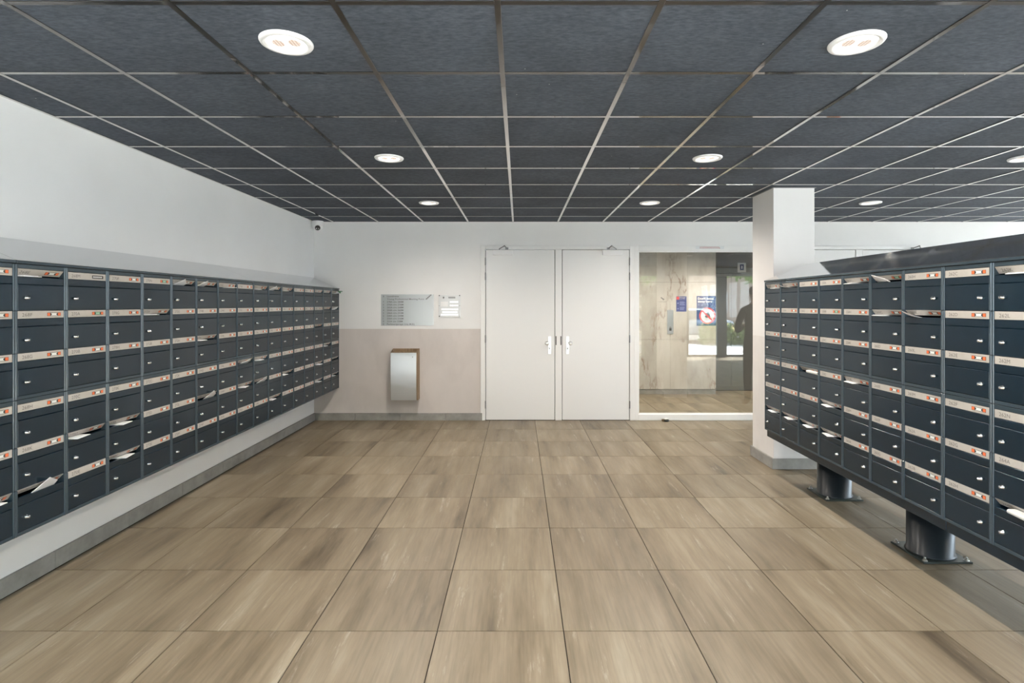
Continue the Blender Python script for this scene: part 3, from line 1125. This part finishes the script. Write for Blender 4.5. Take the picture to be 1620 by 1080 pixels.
for yb_, ya_, wh in ((YR0, SEAM + .001, 'nearer the pillar'), (SEAM - .001, YR0 - 14 * PITCH, 'farther from the pillar')):
    t = thing('mailbox_canopy', 'gabled polished steel canopy over the freestanding mailboxes, section ' + wh, 'canopy', (0, 0, 0), group='canopy sections of the freestanding bank')
    xm = XRF + .3645
    canopy_sheet('sheet', slope_profile(XRF - .010, ZL + .012, xm, ZL + .160), ya_, yb_, t)
    canopy_sheet('sheet', slope_profile(XRF + .739, ZL + .012, xm, ZL + .160), ya_, yb_, t)
    MB().cbox(XRF - .011, XRF + .004, ya_, yb_, ZL - .003, ZL + .012, .002).build('front_lip', 'navy_edge', t)
    MB().cbox(XRF + .725, XRF + .740, ya_, yb_, ZL - .003, ZL + .012, .002).build('rear_lip', 'navy_edge', t)
    MB().box(XRF + .006, XRF + .724, ya_ + .001, yb_ - .001, ZL - .003, ZL + .002).build('top_sheet', 'navy', t)

# green clip at the far end of the wall-hung canopy
MB_ = MB().cbox(-2.400, -2.345, 7.245, 7.262, 1.715, 1.727, .002)
MB_.cbox(-2.392, -2.366, 7.243, 7.264, 1.695, 1.716, .003)
tag(MB_.build('plastic_clip', 'green'), 'small green plastic clip at the wall end of the mailbox canopy', 'clip')

# support rails and posts of the freestanding bank
ZR1 = row_z(5) - .0185
for yb_, ya_, wh in ((YR0 - .004, SEAM + .001, 'nearer the pillar'), (SEAM - .001, YR0 - 14 * PITCH, 'farther from the pillar')):
    o = MB().cbox(XRF + .014, XRF + .712, ya_, yb_, .372, ZR1, .003).build('support_rail', 'navy')
    tag(o, 'dark steel beam carrying the freestanding mailboxes, length ' + wh, 'beam', 'support beams of the freestanding bank')
for y, wh in ((4.44, 'nearest the pillar'), (3.405, 'second from the pillar'), (2.37, 'third from the pillar'), (1.335, 'fourth from the pillar')):
    t = thing('support_post', 'thick round black steel post under the freestanding mailboxes, ' + wh, 'post', (2.563, y, 0), group='posts of the freestanding bank')
    MB().lathe([(.132, .012), (.130, .020), (.1235, .024), (.1235, .3715)], n=48).build('pole', 'black_steel', t)
    bp = MB().cbox(-.147, .147, -.147, .147, .0005, .012, .002).build('base_plate', 'plate', t)
    for sx_ in (-1, 1):
        for sy_ in (-1, 1):
            b = MB().lathe([(.015, .012), (.015, .0145)], (sx_ * .125, sy_ * .125, 0), 16)
            b.lathe([(.011, .0145), (.011, .024)], (sx_ * .125, sy_ * .125, 0), 6, smooth=False)
            b.lathe([(.006, .024), (.006, .032), (.004, .034)], (sx_ * .125, sy_ * .125, 0), 10)
            b.build('bolt', 'zinc', bp)
    MB().lathe([(.006, 0), (.006, .004), (.003, .006)], (-.02, -.122, .335), 10, axis='y').build('screw', 'zinc', t)

# ------------------------------------------------------------------ on the back wall
# directory sign
sx0, sz0 = bw(603), bz(515)
sw, sh = bw(686) - sx0, bz(465.5) - sz0
t = thing('directory_sign', 'brushed steel floor directory sign above the waste bin', 'sign', (sx0, YB, sz0))
MB().cbox(0, sw, -.006, -.0005, 0, sh, .001).build('plate', 'brushed', t)
lines = [('8', 'Laundrette'), ('', 'Young Professional Meeting Point'), ('7', '278A t/m 284M'), ('6', '270A t/m 276M'), ('5', '262A t/m 268M'), ('4', '254A t/m 260M'),
         ('3', '246A t/m 252M'), ('2', '238A t/m 244M'), ('1', '230A t/m 236M'), ('0', '222A t/m 228M'), ('K', 'Parkeergarage (via M.B)')]
wds = [.16, .50, .22, .22, .22, .22, .22, .22, .22, .21, .37]
for i, (a_, b_) in enumerate(lines):
    z = sh - .036 - i * .0372
    if a_:
        link('lettering', text_mesh(a_, 'print', .021, bold=.015), t, (.026, -.0064, z))
    link('lettering', text_mesh(b_, 'print', .021, wds[i], bold=.015), t, (.078, -.0064, z))
g = MB()
for k in range(4):                                  # stepped mark
    x, z = .592 + k * .018, sh - .068 + k * .0165
    g.prism([(x, z), (x + .022, z + .001), (x + .034, z + .016), (x + .012, z + .015)], -.0068, -.006)
g.build('stair_mark', 'print', t)

# intercom panel
ix0, iz0 = bw(694), bz(502)
iw, ih = bw(728.5) - ix0, bz(466.5) - iz0
t = thing('intercom_panel', 'pale square intercom panel with rows of white buttons', 'intercom', (ix0, YB, iz0))
MB().cbox(0, iw, -.010, -.0005, 0, ih, .002).build('plate', 'panel_white', t)


def ipos(zx, zy):                                  # crop coordinates of the panel -> metres
    return (bw(595 + zx * 140 / 1620) - ix0, bz(455 + zy * 140 / 1620) - iz0)


rows = [(260, 1365, 1490, 5), (325, 1365, 1490, 5), (394, 1210, 1490, 10), (446, 1225, 1475, 9), (495, 1200, 1490, 10)]
for zy, xa, xb, n in rows:
    for k in range(n):
        x, z = ipos(xa + (xb - xa) * k / (n - 1), zy)
        MB().cbox(x - .0085, x + .0085, -.0135, -.010, z - .0095, z + .0095, .001).build('button', 'button', t)
x0, z0 = ipos(1325, 195)
x1, z1 = ipos(1452, 165)
MB().cbox(x0, x1, -.0115, -.010, z0, z1, .0005).build('display', 'hinge', t)
x0, z0 = ipos(1238, 180)
MB().lathe([(.011, -.010), (.011, -.0125)], (x0, 0, z0), 20, axis='y').build('camera_eye', 'hinge', t)
x0, z0 = ipos(1185, 345)
x1, z1 = ipos(1315, 255)
MB().cbox(x0, x1, -.011, -.010, z0, z1, .0005).build('speaker_grille', 'plastic', t)
for zx, zy in ((1160, 140), (1530, 140), (1160, 520), (1158, 328), (1530, 328), (1528, 520)):
    x, z = ipos(zx, zy)
    x = min(max(x, .007), iw - .007)
    z = min(max(z, .007), ih - .007)
    r_ = .0075 if zy != 328 and zx != 1528 else .004
    MB().lathe([(r_, -.010), (r_, -.0125), (r_ * .6, -.0135)], (x, 0, z), 12, axis='y').build('screw', 'black', t)

# waste bin
bx0, bx1 = -1.684, -1.327
bh0 = .292
t = thing('waste_bin', 'wall-hung oak waste bin with a bowed stainless steel front', 'waste bin', (0, YB, bh0))
D, H = .16, .668


def side_profile(d=0.0):
    pts = [(-.001, 0), (-.001, H)]
    n = 10
    for i in range(n + 1):
        u = i / n
        z = H - .045 - (H - .045) * u
        pts.append((-(D - .030 + .030 * math.sin(PI * (.18 + .72 * u))) - d, z))
    return pts


for xa, xb in ((bx0, bx0 + .019), (bx1 - .019, bx1)):
    MB().prism(side_profile(), xa, xb, axis='x').build('side_panel', 'wood', t)
MB().box(bx0 + .019, bx1 - .019, -.015, -.001, 0, H).build('back_panel', 'wood', t)
MB().box(bx0 + .019, bx1 - .019, -.125, -.015, 0, .015).build('bottom_panel', 'wood', t)
MB().prism([(-.132, H - .060), (-.132, H - .038), (-.112, H - .032), (-.112, H - .060)], bx0 + .019, bx1 - .019, axis='x').build('rim', 'wood', t)
g = MB()
pr = side_profile()[2:]
up = [(y - .004, z) for y, z in pr]
poly = up + [(y - .0015, z) for y, z in pr[::-1]]
g.prism([(y, z - .012 if i < 1 else z) for i, (y, z) in enumerate(poly)], bx0 + .004, bx1 - .016, axis='x')
fr = g.build('front_panel', 'bin_steel', t)
for p_ in fr.data.polygons:
    p_.use_smooth = len(p_.vertices) == 4
md = fr.modifiers.new('split', 'EDGE_SPLIT')
md.split_angle = math.radians(30)
mk = pr[1]
MB().lathe([(.007, 0), (.007, -.0008)], (bx1 - .065, mk[0] - .0045, mk[1] + .008), 14, axis='y').build('maker_mark', 'hinge', t)

# dome camera in the corner
t = thing('security_camera', 'small white dome security camera under the ceiling in the corner', 'camera', (XL + .078, YB - .078, ZC))
MB().lathe([(.072, -.001), (.074, -.008), (.074, -.050), (.070, -.060)]).build('base', 'plastic', t)
MB().lathe([(.066, -.060), (.066, -.078), (.060, -.098), (.046, -.116), (.026, -.127), (.008, -.130)]).build('ball', 'plastic', t)
dv = Vector((.30, -.92, -.28)).normalized()
pc = Vector((0, 0, -.080))
MB().tube([pc + dv * .045, pc + dv * .066], [.036, .033], 24).build('lens', 'lens_black', t)
for q in (-.012, .014):
    sd = dv.cross(Vector((0, 0, 1))).normalized()
    c_ = pc + dv * .0665 + sd * q + Vector((0, 0, -.008))
    MB().tube([c_, c_ + dv * .001], .006, 10).build('infrared_lamp', 'plastic', t)

# doorstop on the floor before the glazed screen
t = thing('doorstop', 'small dark doorstop with a cream top on the floor by the glass', 'doorstop', (1.945, 7.235, 0), .35)
MB().lathe([(.040, .0005), (.042, .006), (.040, .022), (.034, .028)], n=24).build('base', 'black', t)
MB().cbox(-.030, .038, -.026, .026, .028, .040, .005).build('pad', 'paper_g', t)
MB().cbox(-.052, -.036, -.020, .020, .0005, .030, .003).build('stop_block', 'shoe', t)

# ------------------------------------------------------------------ downlights
ring = MB().lathe([(.108, .021), (.108, .0), (.104, -.006), (.092, -.009), (.082, -.006), (.080, .004), (.080, .021)], n=40).mesh('trim_ring', 'plastic')
lens = MB().lathe([(.0795, .016), (.0795, .001), (.060, -.0005), (.03, -.0012), (.003, -.0014)], n=32, smooth=False).mesh('lens', 'lens')
sp_d = bpy.data.lights.new('downlight_lamp', 'SPOT')
sp_d.energy = SPOT
sp_d.spot_size = math.radians(166)
sp_d.spot_blend = 1.0
sp_d.shadow_soft_size = .03
sp_d.color = (1.0, .91, .81)


lamp_data = {}


def lamp(parent, z, power=1.0):
    if power not in lamp_data:                 # power differs per line of lamps, tuned to balance the light
        lamp_data[power] = sp_d.copy()
        lamp_data[power].energy = SPOT * power
    o = bpy.data.objects.new('lamp', lamp_data[power])
    COL.objects.link(o)
    o.parent = parent
    o.location = (0, 0, z)


LX = [('over the left side', -.979), ('over the middle', 1.421), ('beyond the pillar', 3.821), ('by the right wall', 6.221)]
LY = [('row by the entrance', -.427 + .06), ('row by the entrance', .482), ('row farthest from the back wall', 2.300), ('middle row', 4.118), ('row nearest the back wall', 5.936)]
for wy, y in LY[1:]:
    for wx, x in LX:
        t = thing('downlight', 'round white recessed downlight %s, %s' % (wx, wy), 'downlight', (x, y, ZC), group='recessed ceiling downlights')
        link('trim_ring', ring, t)
        link('lens', lens, t)
        lamp(t, -.012, {-.979: .82, 1.421: .90, 3.821: .42, 6.221: .5}[x])
for x, wh in ((1.6, 'behind the double doors'), (3.2, 'in front of the marble edge'), (4.8, 'in front of the lift')):
    t = thing('lift_hall_light', 'round white downlight in the lift hall ceiling, ' + wh, 'downlight', (x, 8.45, 2.548), group='lift hall downlights')
    link('trim_ring', ring, t, (0, 0, -.022))
    link('lens', lens, t, (0, 0, -.022))
    lamp(t, -.034, 1.2)

# ------------------------------------------------------------------ person behind the freestanding bank, seen mirrored in the glass
def skin_mesh(name, verts, edges, root, mats, sub=2):
    me = bpy.data.meshes.new(name)
    me.from_pydata([v[:3] for v in verts], edges, [])
    o = bpy.data.objects.new(name, me)
    COL.objects.link(o)
    o.modifiers.new('skin', 'SKIN')
    for i, v in enumerate(verts):
        sv = me.skin_vertices[0].data[i]
        sv.radius = (v[3], v[4] if len(v) > 4 else v[3])
        sv.use_root = (i == root)
    o.modifiers['skin'].use_smooth_shade = True
    s_ = o.modifiers.new('sub', 'SUBSURF')
    s_.levels = s_.render_levels = sub
    dg = bpy.context.evaluated_depsgraph_get()
    out = bpy.data.meshes.new_from_object(o.evaluated_get(dg))
    bpy.data.objects.remove(o)
    bpy.data.meshes.remove(me)
    out.name = name
    out.materials.clear()
    for k in mats:
        out.materials.append(M[k])
    for p_ in out.polygons:
        p_.use_smooth = True
    return out


V, E = [], []


def jv(x, y, z, r, r2=None, par=None):
    V.append((x, y, z, r, r2 or r))
    if par is not None:
        E.append((par, len(V) - 1))
    return len(V) - 1


pel = jv(0, 0, .96, .155, .115)
wa = jv(0, 0, 1.12, .150, .108, pel)
ch = jv(0, .005, 1.34, .175, .125, wa)
sh_ = jv(0, .01, 1.475, .115, .085, ch)
nk = jv(0, .0, 1.555, .058, .058, sh_)
hd0 = jv(0, -.015, 1.63, .068, .080, nk)
hd1 = jv(0, -.022, 1.70, .078, .098, hd0)
hd2 = jv(0, -.010, 1.775, .060, .075, hd1)
for s_ in (-1, 1):
    a = jv(s_ * .165, .01, 1.455, .068, None, sh_)
    b = jv(s_ * .235, .02, 1.31, .056, None, a)
    c = jv(s_ * .262, .0, 1.16, .050, None, b)
    d = jv(s_ * .215, -.13, 1.14, .044, None, c)
    e_ = jv(s_ * .135, -.245, 1.175, .033, None, d)
    w = jv(s_ * .105, -.285, 1.195, .030, .020, e_)
    pm_ = jv(s_ * .085, -.325, 1.215, .034, .018, w)
    for k in range(4):                          # four fingers curling round the phone
        u = -.024 + k * .016
        f1 = jv(s_ * (.070 - abs(u) * .2), -.350, 1.215 + u, .0095, None, pm_)
        f2 = jv(s_ * .040, -.365 + abs(u) * .3, 1.218 + u, .0088, None, f1)
        jv(s_ * .022, -.352 + abs(u) * .3, 1.220 + u, .008, None, f2)
    t1 = jv(s_ * .078, -.300, 1.235, .011, None, w)
    t2 = jv(s_ * .050, -.315, 1.252, .0095, None, t1)
    jv(s_ * .034, -.327, 1.262, .009, None, t2)
    a = jv(s_ * .095, 0, .84, .098, None, pel)
    b = jv(s_ * .110, -.012, .52, .066, None, a)
    c = jv(s_ * .115, .015, .30, .060, None, b)
    d = jv(s_ * .118, .025, .085, .046, None, c)
    f1 = jv(s_ * .128, -.04, .045, .046, .040, d)
    jv(s_ * .138, -.16, .036, .040, .032, f1)
bm_ = skin_mesh('body', V, E, pel, ['cloth', 'skin', 'shoe'])
for p_ in bm_.polygons:
    c = p_.center
    if c.z > 1.545 or (c.y < -.262 and .9 < c.z < 1.4):
        p_.material_index = 1
    elif c.z < .085:
        p_.material_index = 2
per = thing('person', 'person in dark clothes holding a phone behind the pillar, mirrored in the glass', 'person', (3.62, 6.30, 0), .12)
link('body', bm_, per)
zmin = min(v.co.z for v in bm_.vertices)
for v in bm_.vertices:
    v.co.z -= zmin * max(0, 1 - v.co.z / .3)
h_ = MB()
for lat in range(7):
    pass
bmh = bmesh.new()
bmesh.ops.create_uvsphere(bmh, u_segments=24, v_segments=16, radius=1)
for v in bmh.verts:
    v.co = (v.co.x * .088, v.co.y * .108 + .008, v.co.z * .095 + 1.748)
bmesh.ops.delete(bmh, geom=[f for f in bmh.faces if f.calc_center_median().z < 1.70 or (f.calc_center_median().y < -.055 and f.calc_center_median().z < 1.785)], context='FACES')
hme = bpy.data.meshes.new('hair')
bmh.to_mesh(hme)
bmh.free()
hme.materials.append(M['hair'])
for p_ in hme.polygons:
    p_.use_smooth = True
hh = link('hair', hme, per)
sm_ = hh.modifiers.new('thick', 'SOLIDIFY')
sm_.thickness = .012
for s_ in (-1, 1):
    MB().lathe([(.002, -.010), (.009, -.007), (.011, 0), (.009, .007), (.002, .010)], (s_ * .030, -.103, 1.705), 14).build('eye', 'paper', per)
    MB().lathe([(.002, -.010), (.014, -.006), (.016, .002), (.010, .010), (.002, .012)], (s_ * .080, 0, 1.69), 14, axis='x').build('ear', 'skin', per)
MB().prism([(-.004, 1.715), (.004, 1.715), (.015, 1.672), (-.015, 1.672)], -.128, -.09).build('nose', 'skin', per)
MB().cbox(-.024, .024, -.108, -.09, 1.636, 1.645, .003).build('mouth', 'poster_red', per)
ph = thing('phone', 'black phone held by the person standing behind the pillar', 'phone', (3.62, 6.30, 0), .12)
MB().cbox(-.038, .038, -.376, -.366, 1.175, 1.315, .004).build('case', 'black', ph)
MB().cbox(-.034, .034, -.3655, -.3648, 1.182, 1.308, .0003).build('screen', 'lens_black', ph)

# ------------------------------------------------------------------ street behind the camera (seen mirrored in the glass)
gp = MB().box(-30, 40, -6.6, YF - .12, -.25, -.012).box(XR + .12, 40, YF - .12, 30, -.25, -.012)
tag(gp.build('ground_paving', 'paving'), 'pale concrete paving in front of the entrance', 'paving', kind='structure')
tag(MB().box(-30, 40, -40, -6.6, -.25, -.10).build('ground_road', 'asphalt'), 'dark asphalt street outside the entrance', 'street', kind='structure')


def tree(x, y, h, r, label):
    t = thing('street_tree', label, 'tree', (x, y, -.1), group='street trees')
    tk = MB()
    tk.tube([(0, 0, 0), (.05, .02, h * .35), (-.05, .05, h * .6), (.0, 0, h * .85)], [.17, .13, .10, .04], 12)
    for k in range(6):
        w = k * 1.05 + .3
        tk.tube([(0, .03, h * (.34 + .05 * k)), (math.cos(w) * r * .5, math.sin(w) * r * .5, h * (.48 + .05 * k)), (math.cos(w) * r * .85, math.sin(w) * r * .85, h * (.52 + .06 * k))], [.06, .04, .015], 8)
    tk.build('trunk', 'bark', t)
    cr = MB()
    rnd = random.Random(int(x * 10))
    for k in range(2600):
        w, q = rnd.uniform(0, 2 * PI), math.acos(rnd.uniform(-1, 1))
        d_ = r * rnd.uniform(.45, 1.0)
        c0_ = Vector((d_ * math.sin(q) * math.cos(w), d_ * math.sin(q) * math.sin(w), h * .70 + d_ * .75 * math.cos(q)))
        a_ = Vector((rnd.gauss(0, 1), rnd.gauss(0, 1), rnd.gauss(0, 1))).normalized()
        b_ = a_.orthogonal().normalized()
        sz = rnd.uniform(.09, .19)
        cr._add([c0_ - a_ * sz, c0_ + b_ * sz * .5, c0_ + a_ * sz, c0_ - b_ * sz * .5], [(0, 1, 2, 3)])
    o = cr.build('foliage', 'leaf', t)
    tag(o, kind='stuff')
    return t


tree(10.6, -9.2, 6.0, 2.3, 'leafy street tree opposite the far end of the entrance front')
tree(6.2, -13.0, 6.4, 2.5, 'leafy street tree across the road from the middle of the entrance front')
tree(0.5, -11.8, 6.2, 2.4, 'leafy street tree across the road, straight behind the hall')


def car(x, y, paint, label):
    t = thing('parked_car', label, 'car', (x, y, -.1), group='parked cars')
    prof = [(-2.1, .35), (-2.12, .72), (-1.95, .86), (-1.25, .95), (-.65, 1.42), (.75, 1.46), (1.45, 1.02), (2.0, .92), (2.1, .70), (2.08, .32)]
    b = MB().prism(prof, -.85, .85)
    o = b.build('body', paint, t)
    md_ = o.modifiers.new('bevel', 'BEVEL')
    md_.width = .06
    md_.segments = 2
    for s_ in (-1, 1):
        ya_, yb_ = sorted((s_ * .845, s_ * .858))
        MB().prism([(-1.10, .97), (-.60, 1.36), (.02, 1.39), (.02, .97)], ya_, yb_).build('side_window', 'car_glass', t)
        MB().prism([(.08, .97), (.08, 1.39), (.70, 1.39), (1.28, 1.01)], ya_, yb_).build('side_window', 'car_glass', t)
        for wx in (-1.35, 1.35):
            w_ = MB().lathe([(.20, -.10), (.31, -.10), (.32, -.06), (.32, .06), (.31, .10), (.20, .10)], (wx, s_ * .78, .32), 28, axis='y').build('wheel', 'tyre', t)
            MB().lathe([(.20, 0), (.19, s_ * .012), (.04, s_ * .02)], (wx, s_ * .885, .32), 20, axis='y').build('hub_cap', 'car_silver', w_)
        MB().cbox(1.98, 2.12, s_ * .62 - .14, s_ * .62 + .14, .66, .80, .02).build('headlamp', 'paper', t)
    MB().cbox(2.085, 2.125, -.26, .26, .42, .53, .004).build('number_plate', 'flower', t)
    return t


car(7.2, -9.6, 'car_silver', 'silver hatchback parked across from the entrance')
car(2.4, -9.4, 'car_dark', 'dark blue hatchback parked farther along the street')
hd = thing('flower_bed', 'low hedge with pale yellow flowers beside the paving', 'hedge', (8.6, -6.3, -.01))
hb = MB()
rnd = random.Random(3)
for k in range(2200):
    c0_ = Vector((rnd.uniform(-1.6, 1.6), rnd.uniform(-.35, .35), rnd.uniform(.05, .8)))
    a_ = Vector((rnd.gauss(0, 1), rnd.gauss(0, 1), rnd.gauss(0, 1))).normalized()
    b_ = a_.orthogonal().normalized()
    sz = rnd.uniform(.05, .11)
    hb._add([c0_ - a_ * sz, c0_ + b_ * sz * .5, c0_ + a_ * sz, c0_ - b_ * sz * .5], [(0, 1, 2, 3)], 1 if (k % 9 == 0 and c0_.z > .55) else 0)
tag(hb.build('foliage', ['hedge', 'flower'], hd), kind='stuff')
bl = thing('brick_building', 'far brick apartment block across the street', 'building', (4, -26, -.1))
MB().box(-24, 26, -4, 0, 0, 9).build('wall', 'brick', bl)
for i in range(15):
    for j in range(3):
        x = -22 + i * 3.2
        wn = MB().box(x, x + 1.5, .0, .06, 1.0 + j * 2.8, 2.6 + j * 2.8).build('window', 'frame', bl)
        MB().box(x + .08, x + 1.42, .06, .075, 1.08 + j * 2.8, 2.52 + j * 2.8).build('pane', 'car_glass', wn)
